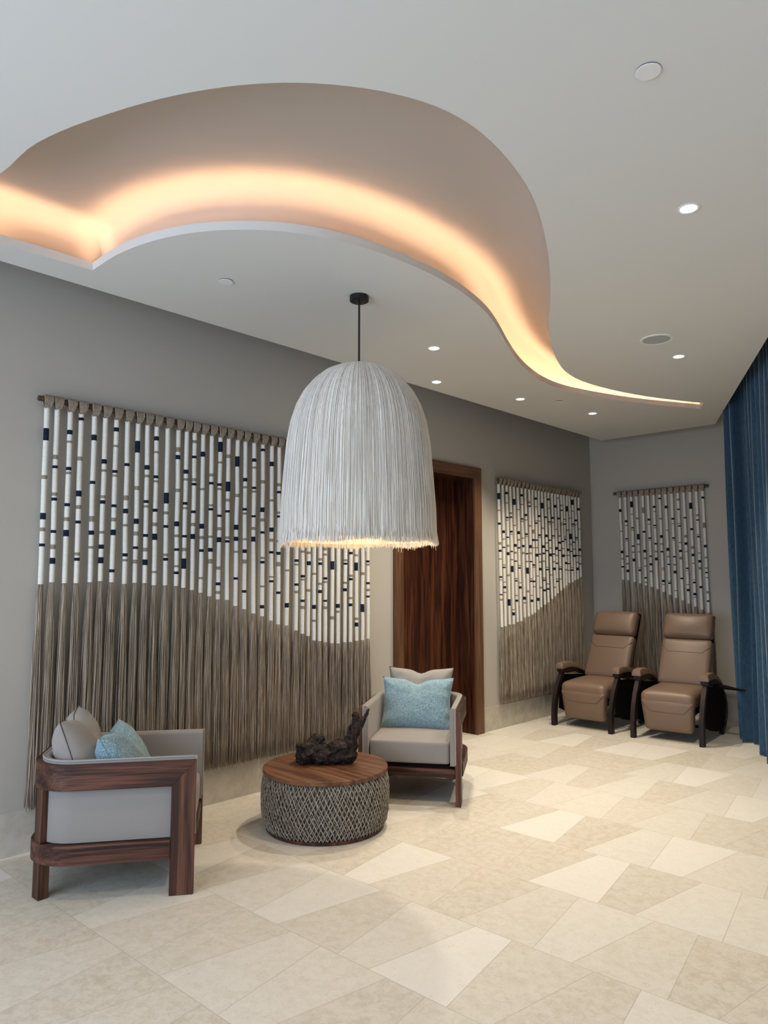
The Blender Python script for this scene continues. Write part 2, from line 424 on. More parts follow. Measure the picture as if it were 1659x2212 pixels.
box(bm, -0.26, 0.0, DY0+CW-0.03, DY0+CW, 0, DZ-CW); box(bm, -0.26, 0.0, DY1-CW, DY1-CW+0.03, 0, DZ-CW); box(bm, -0.26, 0.0, DY0+CW-0.03, DY1-CW+0.03, DZ-CW, DZ-CW+0.03)
struct('trim_3', bm, M_door)
bm = bmesh.new(); box(bm, -0.26, -0.215, DY0+CW, DY1-CW, 0.004, DZ-CW)
dr = struct('door_1', bm, M_door)

# ---- ceiling: suspended white panel with a free-form opening for the cove
OUT = [(0.54,0.40),(0.82,0.66),(1.0,0.83),(1.189,0.913),(1.448,0.929),(1.65,0.972),(1.882,1.052),(2.087,1.14),(2.249,1.229),(2.381,1.32),(2.50,1.425),(2.61,1.555),(2.695,1.69),(2.755,1.835),(2.781,1.985),(2.778,2.135),(2.747,2.339),(2.685,2.57),(2.589,2.81),(2.461,3.077),(2.320,3.34),(2.150,3.63),(1.882,4.058),(1.699,4.402),(1.555,4.73),(1.45,5.044),(1.412,5.381),(1.463,5.79),(1.591,6.253),(1.769,6.658),(1.876,6.854)]
INN = [(0.527,0.60),(0.532,0.80),(0.538,1.123),(0.557,1.581),(0.82,1.585),(1.049,1.625),(1.234,1.69),(1.379,1.77),(1.50,1.865),(1.63,2.005),(1.735,2.185),(1.806,2.41),(1.841,2.665),(1.847,2.945),(1.812,3.25),(1.730,3.58),(1.606,3.891),(1.465,4.205),(1.33,4.54),(1.221,4.895),(1.160,5.23),(1.168,5.575),(1.273,5.993),(1.43,6.416),(1.625,6.803),(1.771,7.086)]
CE = [(0.32, YF), (rx(YF)-0.62+0.1, YF), (2.875, 5.273), (1.632, 7.887), (0.32, 7.89)]
CE[1] = (2.875 + (5.273-YF)*0.4755, YF)
def refine(P, k=3):
    out = []
    for i in range(len(P)-1):
        p0 = Vector(P[max(i-1,0)]); p1 = Vector(P[i]); p2 = Vector(P[i+1]); p3 = Vector(P[min(i+2, len(P)-1)])
        for j in range(k):
            s = j/k
            out.append(tuple(0.5*((2*p1)+(p2-p0)*s+(2*p0-5*p1+4*p2-p3)*s*s+(3*p1-p0-3*p2+p3)*s**3)))
    out.append(tuple(P[-1])); return out
CI = 3  # cusp index of INN
OUTf = refine(OUT)
INNf = refine(INN[:CI+1])[:-1] + refine(INN[CI:])
loop = OUTf + INNf[::-1]
bm = bmesh.new()
ov = [bm.verts.new((x, y, H)) for x, y in CE]; oe = [bm.edges.new((ov[i], ov[(i+1)%5])) for i in range(5)]
iv = [bm.verts.new((x, y, H)) for x, y in loop]; ie = [bm.edges.new((iv[i], iv[(i+1)%len(iv)])) for i in range(len(iv))]
bmesh.ops.triangle_fill(bm, use_beauty=True, use_dissolve=False, edges=oe+ie)
for f in bm.faces:
    if f.normal.z > 0: f.normal_flip()
up = [bm.verts.new((x, y, H+0.05)) for x, y in CE]
for i in range(5): bm.faces.new((ov[i], ov[(i+1)%5], up[(i+1)%5], up[i]))
struct('ceiling', bm, M_ceil)
# structural ceiling above the suspended panel (seen dark in the gap)
bm = bmesh.new(); prism(bm, [(-0.12, YF-0.15), (rx(YF)+0.15, YF-0.15), (rx(8.3)+0.3, 8.32), (-0.12, 8.32)], HT, HT+0.1); struct('ceiling_slab', bm, M_ceil)
# cove vault: from the near edge it sweeps up and over, then down behind the lip of the far edge
def arclen_resample(P, i0, i1, n):
    Q = [Vector(p) for p in P[i0:i1+1]]
    d = [0]
    for a, b in zip(Q, Q[1:]): d.append(d[-1]+(b-a).length)
    out = []
    for k in range(n):
        s = d[-1]*k/(n-1); j = 0
        while j < len(d)-2 and d[j+1] < s: j += 1
        out.append(Q[j].lerp(Q[j+1], (s-d[j])/max(1e-9, d[j+1]-d[j])))
    return out
def anchor(Pf, p): return min(range(len(Pf)), key=lambda i: (Pf[i][0]-p[0])**2+(Pf[i][1]-p[1])**2)
AN = [(OUT[0], INN[0]), (OUT[5], INN[3]), (OUT[12], INN[9]), (OUT[15], INN[12]), (OUT[20], INN[15]), (OUT[23], INN[18]), (OUT[26], INN[21]), (OUT[-1], INN[-1])]
NS = [14, 16, 10, 14, 14, 14, 18]
SO, SI = [], []
for (a0, b0), (a1, b1), n in zip(AN, AN[1:], NS):
    so = arclen_resample(OUTf, anchor(OUTf, a0), anchor(OUTf, a1), n); si = arclen_resample(INNf, anchor(INNf, b0), anchor(INNf, b1), n)
    if SO: so, si = so[1:], si[1:]
    SO += so; SI += si
# outward direction at the lip (away from the opening)
def lipn(i):
    a = SI[max(i-1,0)]; b = SI[min(i+1, len(SI)-1)]; t = (b-a).normalized(); n = Vector((-t.y, t.x))
    return n if n.dot(SI[i]-SO[i]) > 0 else -n
LN = [lipn(i) for i in range(len(SI))]
for _ in range(3):
    LN = [((LN[max(i-1,0)]+LN[i]*1.0+LN[min(i+1,len(LN)-1)])).normalized() for i in range(len(LN))]
bm = bmesh.new(); rings = []
NP = 22
VH = VAULT
for o, i_, ln in zip(SO, SI, LN):
    wdt = (i_-o).length
    hh = min(VH, 0.13+0.30*wdt) 
    tr = TROUGH
    ring = []
    a = min(0.75*wdt, 0.50)
    for k in range(NP):
        f = k/(NP-1)
        s = f*wdt
        q = min(1, s/a); z = H + hh*sqrt(max(0, 1-(1-q)**2.0)) if q < 1 else H+hh
        p = o.lerp(i_, f); ring.append(bm.verts.new((p.x, p.y, z)))
    # quarter turn down into the trough
    for k in range(1, 7):
        th = k/6*pi/2; rr = tr
        p = i_ + ln*(rr*sin(th)); z = H+hh - (hh-0.05)*(1-cos(th))
        ring.append(bm.verts.new((p.x, p.y, z)))
    p = i_+ln*tr; ring.append(bm.verts.new((p.x, p.y, H+0.012)))
    zc = H+0.0125+0.0375*max(0, min(1, (wdt-0.35)/0.4))  # unseen baffle behind the strip, added to keep the trough back dark
    for d_, z_ in ((0.050, H+0.012), (0.050, zc), (0.044, zc), (0.044, H+0.012), (0.018, H+0.012)):
        p = i_+ln*d_; ring.append(bm.verts.new((p.x, p.y, z_)))
    ring.append(bm.verts.new((p.x, p.y, H+0.045)))
    ring.append(bm.verts.new((i_.x, i_.y, H+0.045)))
    ring.append(bm.verts.new((i_.x, i_.y, H)))
    rings.append(ring)
for a, b in zip(rings, rings[1:]):
    for k in range(len(a)-1):
        fc = bm.faces.new((a[k], a[k+1], b[k+1], b[k]))
        if k >= len(a)-4: fc.material_index = 1
bm.faces.new(rings[0]); bm.faces.new(rings[-1][::-1])
o = obj('ceiling_cove', bm, [M_cove, M_ceil], None, True); o['kind'] = 'structure'
# warm light strip lying in the trough behind the lip
bm = bmesh.new(); rr = []
for i_, ln in zip(SI, LN):
    rr.append([bm.verts.new((*(i_+ln*d_)[:], z)) for d_, z in ((0.028, H+0.013), (0.028, H+0.018), (0.040, H+0.018), (0.040, H+0.013))])
for a, b in zip(rr, rr[1:]):
    for k in range(4): bm.faces.new((a[k], a[(k+1)%4], b[(k+1)%4], b[k]))
bm.faces.new(rr[0]); bm.faces.new(rr[-1][::-1]); bmesh.ops.recalc_face_normals(bm, faces=bm.faces)
tag(obj('cove_light_strip', bm, M_strip, None, False), 'warm glowing light strip hidden behind the lip of the curved ceiling cove', 'light strip')

# ================================================================ CEILING FITTINGS
def downlight(x, y, label, power=DL, visible=True, tilt=(0,0), r=0.037):
    t = tag(empty('downlight', (x, y, H)), label, 'downlight', 'recessed downlights in the ceiling')
    bm = bmesh.new(); lathe(bm, [(r+0.012, 0.0), (r+0.013, -0.003), (r+0.008, -0.005), (r, -0.003), (r-0.002, -0.0005)], 36); obj('trim_ring', bm, M_trimring, t)
    bm = bmesh.new(); lathe(bm, [(0.001, -0.0018), (r*0.6, -0.0016), (r, -0.001)], 36); obj('lens', bm, M_lens, t)
    s = spot_light('downlight_beam', (x, y, H-0.02), power, DLA if power == DL else 130, 0.75 if power == DL else 1.0, tilt=tilt); s.parent = t; s.location = (0, 0, -0.02)
    return t
downlight(3.134, 3.159, 'lit downlight in the open ceiling right of the curved cove, largest of all', r=0.036)
downlight(2.262, 5.278, 'small lit downlight just beyond the round grey ceiling speaker')
downlight(1.061, 3.86, 'lit downlight just right of the pendant rod, the nearer of two over the armchair')
downlight(0.511, 4.552, 'lit downlight near the wall edge above the doorway, beyond the one beside the pendant rod')
downlight(0.706, 5.531, 'lit downlight left of the small cover disc near the cove tail')
downlight(0.915, 6.521, 'farthest lit downlight, in the ceiling corner over the left recliner')
for nm_ in (): pass
# fittings of the same kind outside the frame
for (x, y), wh in zip(HIDDEN, ('between the ceiling cove and the camera', 'behind the camera, farthest from the recliners', 'beside the near end of the curtain', 'close to the left wall near the window', 'above the near left corner of the cove')):
    downlight(x, y, 'lit recessed downlight ' + wh, NEAR)

def cover(x, y, r, label):
    t = tag(empty('ceiling_cover', (x, y, H)), label, 'ceiling disc')
    bm = bmesh.new(); lathe(bm, [(0.001, -0.007), (r*0.97, -0.007), (r, -0.0055), (r*0.985, -0.004)], 48); obj('disc', bm, M_plate, t)
    bm = bmesh.new(); lathe(bm, [(r*0.93, -0.0045), (r*0.93, 0.0)], 48); obj('shadow_gap', bm, M_dark, t)  # near-black collar: shade under the disc rim, painted as a solid ring
cover(3.373, 2.181, 0.041, 'large plain white round cover disc near the top right of the ceiling')
cover(0.961, 2.159, 0.040, 'small white cover disc left of the pendant, under the curved ceiling lip')
cover(0.919, 5.854, 0.036, 'tiny pale cover disc between the two farthest downlights')
t = tag(empty('ceiling_speaker', (2.30, 4.787, H)), 'round flush grey ceiling speaker right of the cove tail', 'speaker')
bm = bmesh.new(); lathe(bm, [(0.092, -0.004), (0.094, -0.006), (0.108, -0.005), (0.110, 0.0)], 56); obj('rim', bm, M_trimring, t)
bm = bmesh.new(); lathe(bm, [(0.001, -0.0035), (0.093, -0.0035)], 56); obj('grille', bm, M_grille, t)

# ================================================================ WALL HANGINGS
HANG_LARGE = """1569 1578 1476|N2339,72 T2089,22 N1864,37 T1788,22 N1699,17
1627 1639 1487|T2214,26 N2156,17 T1996,19 N1967,18 N1779,17 T1690,26 N1610,35
1704 1712 1482|N2372,27 T2314,14 N2154,20 T2128,15 N1940,19 T1855,22 N1773,38
1770 1779 1482|N2462,19 T2222,25 N2012,35 T1931,23 N1842,18 T1653,19 N1622,19
1850 1862 1487|N2361,35 N2086,19 T1866,34 N1783,26 T1695,15
1919 1924 1494|N2222,28 T2166,16 T2005,18 N1973,22 T1788,16 N1701,26 N1619,37
1990 1995 1487|N2432,26 T2328,13 N2168,18 T2142,13 N1955,18 T1870,24 N1791,35 N1556,19
2062 2077 1476|N2220,19 T2010,31 N1928,29 T1839,15 N1655,20 T1622,15
2134 2145 1483|N2343,76 T2079,25 N1868,34 T1791,25 N1702,17 T1615,24
2198 2212 1481|N2218,29 T2162,17 N1998,19 T1967,15 N1782,19 T1692,24 N1612,36
2262 2275 1467|N2415,28 T2325,13 N2164,19 T2135,14 N1947,20 T1856,24 N1776,41 T1551,13
2340 2354 1466|N2032,71 T1935,20 N1847,18 T1662,17 N1634,19
2419 2432 1461|T2363,32 N2312,29 T2090,22 N1868,33 T1789,19 N1699,17 T1590,14 N1547,18
2481 2485 1449|N2221,28 T2169,16 N2008,19 T1976,14 N1789,17 T1701,23 N1608,68
2541 2551 1434|T2433,21 N2328,18 T2173,21 N2143,18 N1956,19 T1871,23 N1790,34
2608 2616 1415|N2356,35 T2115,16 N1863,34 T1786,22 N1698,19 T1513,14
2676 2687 1390|T2220,21 N2163,18 T2010,15 N1983,17 T1795,15 N1705,26 T1627,31
2746 2753 1368|N2425,72 T2315,15 N2160,19 T2129,15 N1943,17 T1853,22 N1777,35 T1582,23 N1474,21 T1415,20
2814 2824 1363|T2368,26 N2153,70 T2057,21 N1978,17 T1794,18 N1768,17
2889 2896 1320|N2340,74 T2096,24 N1871,36 N1789,30 T1698,15 N1511,17
2955 2971 1295|N2216,26 T2161,16 N2003,19 T1973,16 T1789,14 N1704,26 T1631,29 N1420,19
3032 3049 1263|N2367,25 T2312,16 N2164,18 T2137,16 N1958,16 T1870,21 N1793,36
3111 3127 1240|N2452,20 T2216,25 N2011,35 T1936,23 N1845,18 T1660,16 N1629,19 T1454,14 N1308,24
3193 3208 1207|N2358,34 T2086,16 N1869,32 T1792,23 N1703,18 T1523,12 N1491,16
3262 3273 1176|T2209,25 N2154,18 T1999,18 N1971,16 T1786,18 N1697,23 T1617,32 N1407,18
3357 3351 1164|N2364,95 N2141,95 N1970,40 T1925,22 T1572,14 N1313,34
3439 3442 1124|N2285,95 N2039,25 T1994,22 N1647,20 T1617,15 N1466,18 T1410,20
3495 3505 1096|N2360,25 T2315,22 N2068,40 T2023,22 N1877,40 T1832,22 T1717,18 N1529,20 T1504,15 N1343,18 T1293,24
3555 3562 1075|N2309,25 T2264,22 N2120,25 T2075,22 N1809,40 T1764,22 T1709,19 N1629,31 T1421,20
3612 3620 1038|N2356,40 T2311,22 N2060,40 T2015,22 N1832,40 T1787,22 T1548,15 N1294,31 T1188,17
3680 3676 1030|N2354,25 T2309,22 N2181,40 T2136,22 N1938,40 T1893,22 T1661,19 N1627,21 T1471,19 N1411,24
3720 3738 1017|N2298,95 N1992,40 T1947,22 N1788,40 T1743,22 T1700,17 N1513,19 T1485,15 N1338,15 T1284,22
3811 3806 1006|N2370,25 T2325,22 N2096,25 T2051,22 N1917,40 T1872,22 N1616,67 T1203,26
3867 3870 999|N2393,40 T2348,22 N2115,25 T2070,22 N1904,25 T1859,22 N1295,32 T1249,17
3948 3945 1004|N2338,25 T2293,22 N2131,95 N1900,95 T1659,17 N1632,17 T1478,17 N1422,25
4007 4008 1002|N2255,25 T2210,22 N2037,40 T1992,22 N1719,20 T1535,19 N1507,19 T1354,17 N1300,23
4059 4077 1008|N2345,25 T2300,22 N2115,95 N1808,95 T1703,16 N1610,67 T1186,19 N1139,33
4140 4145 1009|N2289,25 T2244,22 N2032,25 T1987,22 N1820,95 T1553,22 N1270,65
4199 4209 1017|N2356,25 T2311,22 N2119,95 N1893,95 N1655,18 T1628,16 N1474,18 T1418,22 N1364,16"""
HANG_NARROW = """6123 6149 1021|N2368,65 T2221,12 N2082,23 T1877,27 N1801,24 T1716,12 N1531,18 T1503,11 N1351,13 T1299,18
6197 6211 1026|N2001,29 T1924,14 N1839,14 T1655,12 N1631,15 T1479,11 N1426,23 T1373,14
6270 6290 1041|N2413,26 T2309,12 N2154,17 T2127,12 N1946,15 T1858,20 N1775,32 T1549,18 N1268,68
6336 6362 1041|T2205,22 N2163,16 N2009,20 T1982,12 N1800,14 T1713,15 N1616,65 T1192,12 N1148,32
6405 6433 1060|N2330,64 T2080,13 N1866,31 T1789,19 N1700,14 T1515,14 N1492,15 T1338,12 N1284,23
6477 6502 1065|T2252,11 N2005,33 T1928,20 N1842,16 T1654,12 N1628,16 T1470,11 N1422,26
6558 6579 1102|N2414,24 T2313,13 N2158,16 T2132,14 T1950,13 N1864,25 T1789,24 N1307,33 T1257,14
6631 6654 1109|N2205,26 T2151,11 N1996,19 T1971,11 N1784,14 T1699,17 N1601,67 T1379,22
6708 6722 1129|T2349,24 N2307,16 T2090,18 N1864,34 T1790,18 N1700,14 T1513,13 N1488,17 T1333,11 N1276,27
6768 6777 1146|T2031,45 N1938,23 T1852,11 N1664,18 T1640,11 N1485,18 T1428,16
6837 6850 1178|N2401,23 T2310,10 T2153,11 N2128,16 N1940,15 T1856,15 N1774,32 T1545,11 N1289,34
6900 6910 1202|N2210,23 T2155,11 N1998,18 T1974,11 N1785,13 T1700,18 N1621,29 T1416,21
6969 6989 1228|N2332,65 T2078,18 N1872,31 N1796,18 T1710,15 T1521,15 N1498,16 N1386,23
7039 7064 1253|N2207,17 N1996,31 T1916,18 N1830,15 T1642,12 N1616,15 T1457,13 N1401,21
7110 7144 1289|N2415,22 T2313,12 N2157,15 T2133,10 N1949,15 T1862,15 N1784,33 T1556,13
7186 7214 1319|N2208,24 T2155,10 N2002,17 T1977,10 N1795,15 T1709,17 N1628,30 T1418,13
7257 7267 1349|N2347,32 T2079,12 N1862,34 T1781,17 N1692,15 T1512,15 N1486,17
7320 7347 1380|T2447,12 N2210,22 T2006,22 N1930,24 N1841,15 T1653,12 N1627,17 T1512,12
7391 7421 1408|T2366,19 N2310,14 T2159,12 T2138,10 N1948,15 T1863,15 N1781,32
7448 7475 1437|T2209,16 N2151,15 T2001,12 N1974,17 T1785,12 N1697,26 T1619,19
7519 7535 1464|N2337,64 T2084,19 N1853,29 T1789,15 N1691,15 T1612,12
7579 7614 1474|T2230,14 N2013,64 T1921,17 N1836,14 T1646,10 N1616,19
7652 7674 1495|N2424,63 T2317,12 N2162,16 T2139,12 N1948,16 T1864,17 N1786,30
7723 7742 1512|N2211,23 T2160,11 N2004,16 T1982,11 N1790,14 T1709,17 N1632,33
7803 7810 1536|N2351,30 T2110,12 N1863,30 T1789,18 N1694,12"""
HANG_BACK = """400 409 1505|N2337,36 T2086,14 N1836,33 T1754,16 N1659,19
467 473 1499|N2203,26 T2152,14 N1992,16 T1968,12 N1784,16 T1694,19 N1609,32
542 552 1478|N2401,73 T2283,12 N2120,16 T2093,12 N1902,16 T1829,19 N1737,35
608 619 1463|T2229,21 N2011,67 T1921,18 T1831,14 T1643,11 N1615,21
684 688 1438|T2321,67 N2066,23 N1838,32 T1754,21 T1662,14 N1526,18 T1474,16
747 757 1422|N2206,25 T2152,14 N1989,18 T1965,11 N1777,16 N1683,27 T1601,25
816 823 1396|N2352,25 T2297,11 N2134,16 T2108,11 N1921,20 T1830,20 N1744,34
886 895 1366|N2445,18 T2209,20 N2002,34 T1916,18 N1826,18 T1637,11 T1617,9 N1489,27 T1449,11
955 966 1333|N2341,32 T2071,11 N1851,36 T1768,18 N1679,16 T1489,11 N1465,18
1027 1033 1298|N2200,22 T2142,11 N1980,18 T1954,11 N1765,16 T1674,20 N1591,33 T1381,11
1097 1108 1275|T2415,22 N2303,16 T2142,11 N2113,16 T1924,13 N1829,27 T1748,33 N1518,18
1164 1173 1238|N2203,16 T1993,27 N1910,29 T1818,11 N1631,15 T1605,9 T1448,11 N1389,26
1235 1244 1206|N2334,71 N2070,24 T1864,31 N1780,28 T1687,11 T1505,11 N1473,20 N1344,28 T1308,13
1304 1314 1173|T2223,20 N2170,15 T2004,11 N1982,17 T1799,11 N1708,28 T1630,28 N1422,26
1373 1384 1140|N2417,24 T2107,61 N1874,30 T1748,19 T1631,15 N1582,17 T1527,11 T1366,26 N1270,17"""
def read(s):
    out = []
    for row in s.strip().split('\n'):
        a, b = row.split('|'); st, sb, zb = [int(v)/1000 for v in a.split()]
        bands = []
        for w_ in b.split():
            z_, h_ = w_[1:].split(','); bands.append((w_[0], int(z_)/1000, int(h_)/1000))
        out.append((st, sb, zb, bands))
    return out
RZ = 2.545; RD = 0.052; CR = 0.0150; ZT = 2.495
def cord_mesh(st, sb, zb, bands, seed):
    """wrapped cord; local frame: s along the wall, d away from the wall, z up"""
    cuts = [(ZT, 0)]
    bd = []
    for c, z, h in sorted(bands, key=lambda b: -b[1]):
        z1, z2 = min(z+h/2, ZT-0.01), max(z-h/2, zb+0.01)
        if bd and z1 > bd[-1][1]-0.003: z1 = bd[-1][1]-0.003
        if z1-z2 > 0.004: bd.append((z1, z2, 1 if c == 'N' else 2))
    zs = []; z = ZT; 
    segs = []
    for z1, z2, mi in bd:
        segs.append((z, z1, 0)); segs.append((z1, z2, mi)); z = z2
    segs.append((z, zb, 0))
    bm = bmesh.new(); n = 10; prev = None
    for a, b, mi in segs:
        k = max(1, int((a-b)/0.06))
        for q in range(k+1):
            zz = a+(b-a)*q/k; f = (ZT-zz)/(ZT-zb)
            s = st+(sb-st)*f + 0.004*noise.noise(Vector((seed*3.7, zz*3.0, 0)))*sin(pi*min(1, f*1.2)) 
            d = RD-0.012 + 0.004*noise.noise(Vector((seed*5.1, zz*4.0, 7)))
            r = CR*(1.0 + 0.05*noise.noise(Vector((seed, zz*9, 3)))) * (1.04 if mi else 1.0)
            ring = [bm.verts.new((s+r*cos(2*pi*j/n), d+r*sin(2*pi*j/n), zz)) for j in range(n)]
            if prev:
                for j in range(n):
                    fc = bm.faces.new((prev[j], prev[(j+1)%n], ring[(j+1)%n], ring[j])); fc.material_index = mi if q else (mi or 0)
            else: bm.faces.new(ring)
            prev = ring
    bm.faces.new(prev[::-1])
    bmesh.ops.recalc_face_normals(bm, faces=bm.faces)
    return bm
def loop_mesh(st, seed):
    bm = bmesh.new(); rr = random.Random(seed)
    for k in range(9):
        u = -1+2*k/8; s1 = st+u*0.024; s0 = st+u*0.010
        pts = []
        for th in (-70, -20, 30, 75, 120, 165, 200):
            a = radians(th); R0 = 0.0235
            pts.append((s1+rr.uniform(-.001,.001), RD+R0*cos(a), RZ+R0*sin(a)))
        pts = [(s0, RD-0.004, ZT-0.004)] + [((s0+s1)/2, RD+0.012, ZT+0.014)] + pts[1:] + [(s0, RD-0.016, ZT-0.002)]
        tube(bm, pts, 0.0036, 5)
    return bm
def tassel_mesh(sb, zb, z0, seed, n, pitch, tilt=0.0):
    bm = bmesh.new(); rr = random.Random(seed*7+1)
    hw = pitch*0.53
    Lh = zb-z0
    for k in range(n):
        a = rr.uniform(0, 2*pi); q = sqrt(rr.random())
        du, dd = q*cos(a), q*sin(a)
        if dd < -0.2 and rr.random() < 0.7: dd = -dd
        zend = z0 + rr.uniform(-0.012, 0.03)
        w1, w2 = rr.uniform(-.009, .009), rr.uniform(-.012, .012)
        ph = rr.uniform(0, 6.28)
        pts = []
        for f in (0, 0.03, 0.10, 0.22, 0.38, 0.55, 0.72, 0.88, 1.0):
            sp = 1-math.exp(-f*4.2)
            s = sb + du*(CR*0.8+(hw-CR)*sp) + w1*sp*sin(f*5+ph) + (w2*f*f) + tilt*f
            d = RD-0.012 + dd*(CR*0.8+(0.030-CR*.8)*sp) - 0.008*sp + 0.003*sin(f*9+ph)*sp
            pts.append((s, max(0.004, d), zb+0.004+(zend-zb-0.004)*f))
        tube(bm, pts, rr.choice((0.0017, 0.0021, 0.0026)), 4)
    # rough binding at the neck
    return bm
def hanging(name_label, data, z0, frame, s_lo, s_hi, rod_tilt=0.0, nst=58):
    """frame: function mapping local (s,d,z) -> world matrix"""
    t = tag(empty('wall_hanging', (0,0,0)), name_label, 'wall hanging')
    t.matrix_world = frame
    bm = bmesh.new(); pts = []; rad = []
    K = 26
    for k in range(K+1):
        s = s_lo+(s_hi-s_lo)*k/K
        pts.append((s, RD+0.003*noise.noise(Vector((s*3, 0, 0))), RZ+0.004*noise.noise(Vector((s*2.5, 5, 0))))); rad.append(0.0165+0.002*noise.noise(Vector((s*6, 9, 0))))
    tube(bm, pts, rad, 12); obj('rod', bm, M_rod if frame[0][0] == 0 else M_rod, t)
    for s in (s_lo+0.06, s_hi-0.06):
        bm = bmesh.new(); tube(bm, [(s, 0.0, RZ), (s, RD-0.01, RZ)], 0.008, 8); obj('bracket', bm, M_black, t)
    sbs = [c[1] for c in data]
    for i, (st, sb, zb, bands) in enumerate(data):
        c = obj('wrapped_cord', cord_mesh(st, sb, zb, bands, i+s_lo*13), [M_cord, M_navy, M_taupe], t)
        obj('knotted_loop', loop_mesh(st, i), M_loop, c, 'all')
        pl = sbs[i]-sbs[i-1] if i else sbs[1]-sbs[0]; pr = sbs[i+1]-sbs[i] if i < len(sbs)-1 else pl
        p = max(0.05, (pl+pr)/2)
        obj('tassel', tassel_mesh(sb, zb, z0, i+int(s_lo*50), int(nst*p/0.072*1.0), p), M_tassel, t, 'all')
    return t
MX = Matrix(((0,1,0,0),(1,0,0,0),(0,0,1,0),(0,0,0,1)))         # left wall: s -> y, d -> x
MB = Matrix(((1,0,0,0),(0,-1,0,8.2),(0,0,1,0),(0,0,0,1)))      # back wall: s -> x, d -> -y
dl = read(HANG_LARGE); dn = read(HANG_NARROW); db_ = read(HANG_BACK)
hanging('largest fringed wall hanging of white wrapped cords with navy bands, behind the pendant', dl, 0.245, MX, dl[0][0]-0.055, dl[-1][0]+0.05)
hanging('narrower fringed wall hanging between the doorway and the room corner, cords shortening to the right', dn, 0.262, MX, dn[0][0]-0.035, dn[-1][0]+0.05)
hb = hanging('fringed wall hanging on the back wall behind the two recliners', db_, 0.255, MB, 0.325, 1.44)

# ================================================================ PENDANT LAMP
LX, LY = 1.346, 2.827
pt = tag(empty('pendant_lamp', (LX, LY, H)), 'large ivory fringed dome pendant hanging from a thin black rod', 'pendant lamp')
def prof_r(z):
    T = [(1.66,.447),(1.90,.443),(2.10,.430),(2.28,.415),(2.40,.395),(2.50,.364),(2.58,.322),(2.65,.265),(2.70,.205),(2.74,.120),(2.752,.060),(2.757,.012)]
    for (z0, r0), (z1, r1) in zip(T, T[1:]):
        if z <= z1: return r0+(r1-r0)*max(0, z-z0)/(z1-z0)
    return 0.01
bm = bmesh.new(); lathe(bm, [(0.001, -0.034), (0.050, -0.034), (0.056, -0.030), (0.056, 0.0)], 40); obj('canopy', bm, M_black, pt)
bm = bmesh.new(); tube(bm, [(0,0,-0.03), (0,0,2.75-H)], 0.0062, 12); obj('rod', bm, M_black, pt)
bm = bmesh.new()
ZS = [2.757, 2.752, 2.735, 2.70, 2.65, 2.58, 2.50, 2.40, 2.28, 2.10, 1.90]
rl = random.Random(5); NF = 3000
for k in range(NF):
    a = 2*pi*(k+rl.random()*0.9)/NF; inn = rl.random()*0.012
    zend = 1.705 + rl.gauss(0, 0.005) - (0.025 if rl.random() < 0.01 else 0) + 0.006*sin(a*7)
    da = rl.gauss(0, 0.006); wv = rl.uniform(0, 6.28)
    pts = []
    for z in ZS + [1.78, zend]:
        r = prof_r(z)-inn; f = (2.757-z)/1.05
        aa = a + da*f*f + 0.0025*f*sin(z*9+wv)
        rj = r + 0.002*f*sin(z*6+wv*2)+ (rl.uniform(-.006, .012) if z == zend else 0)
        pts.append((rj*cos(aa), rj*sin(aa), z-H))
    tube(bm, pts, rl.choice((0.0011, 0.0014, 0.0017)), 3, cap=False)
obj('fringe', bm, M_lampyarn, pt, 'all')
bm = bmesh.new(); lathe(bm, [(prof_r(z)-0.008 if z < 2.75 else 0.004, z-H) for z in (1.725, 1.9, 2.1, 2.28, 2.4, 2.5, 2.58, 2.65, 2.7, 2.735, 2.75)], 72); obj('inner_shade', bm, M_lampyarn, pt)
bm = bmesh.new(); tube(bm, [(0,0,2.745-H), (0,0,2.30-H)], 0.012, 12); tube(bm, [(0,0,2.32-H), (0,0,2.25-H)], 0.022, 16); obj('socket', bm, M_black, pt)
bm = bmesh.new(); bmesh.ops.create_uvsphere(bm, u_segments=24, v_segments=16, radius=0.04, matrix=Matrix.Translation((0,0,2.21-H))); obj('bulb', bm, M_bulb, pt)
d = bpy.data.lights.new('pendant_bulb_light', 'POINT'); d.energy = PEND; d.color = (1.0, 0.68, 0.34); d.shadow_soft_size = 0.05
o = bpy.data.objects.new('pendant_bulb_light', d); C.objects.link(o); o.parent = pt; o.location = (0, 0, 2.12-H)

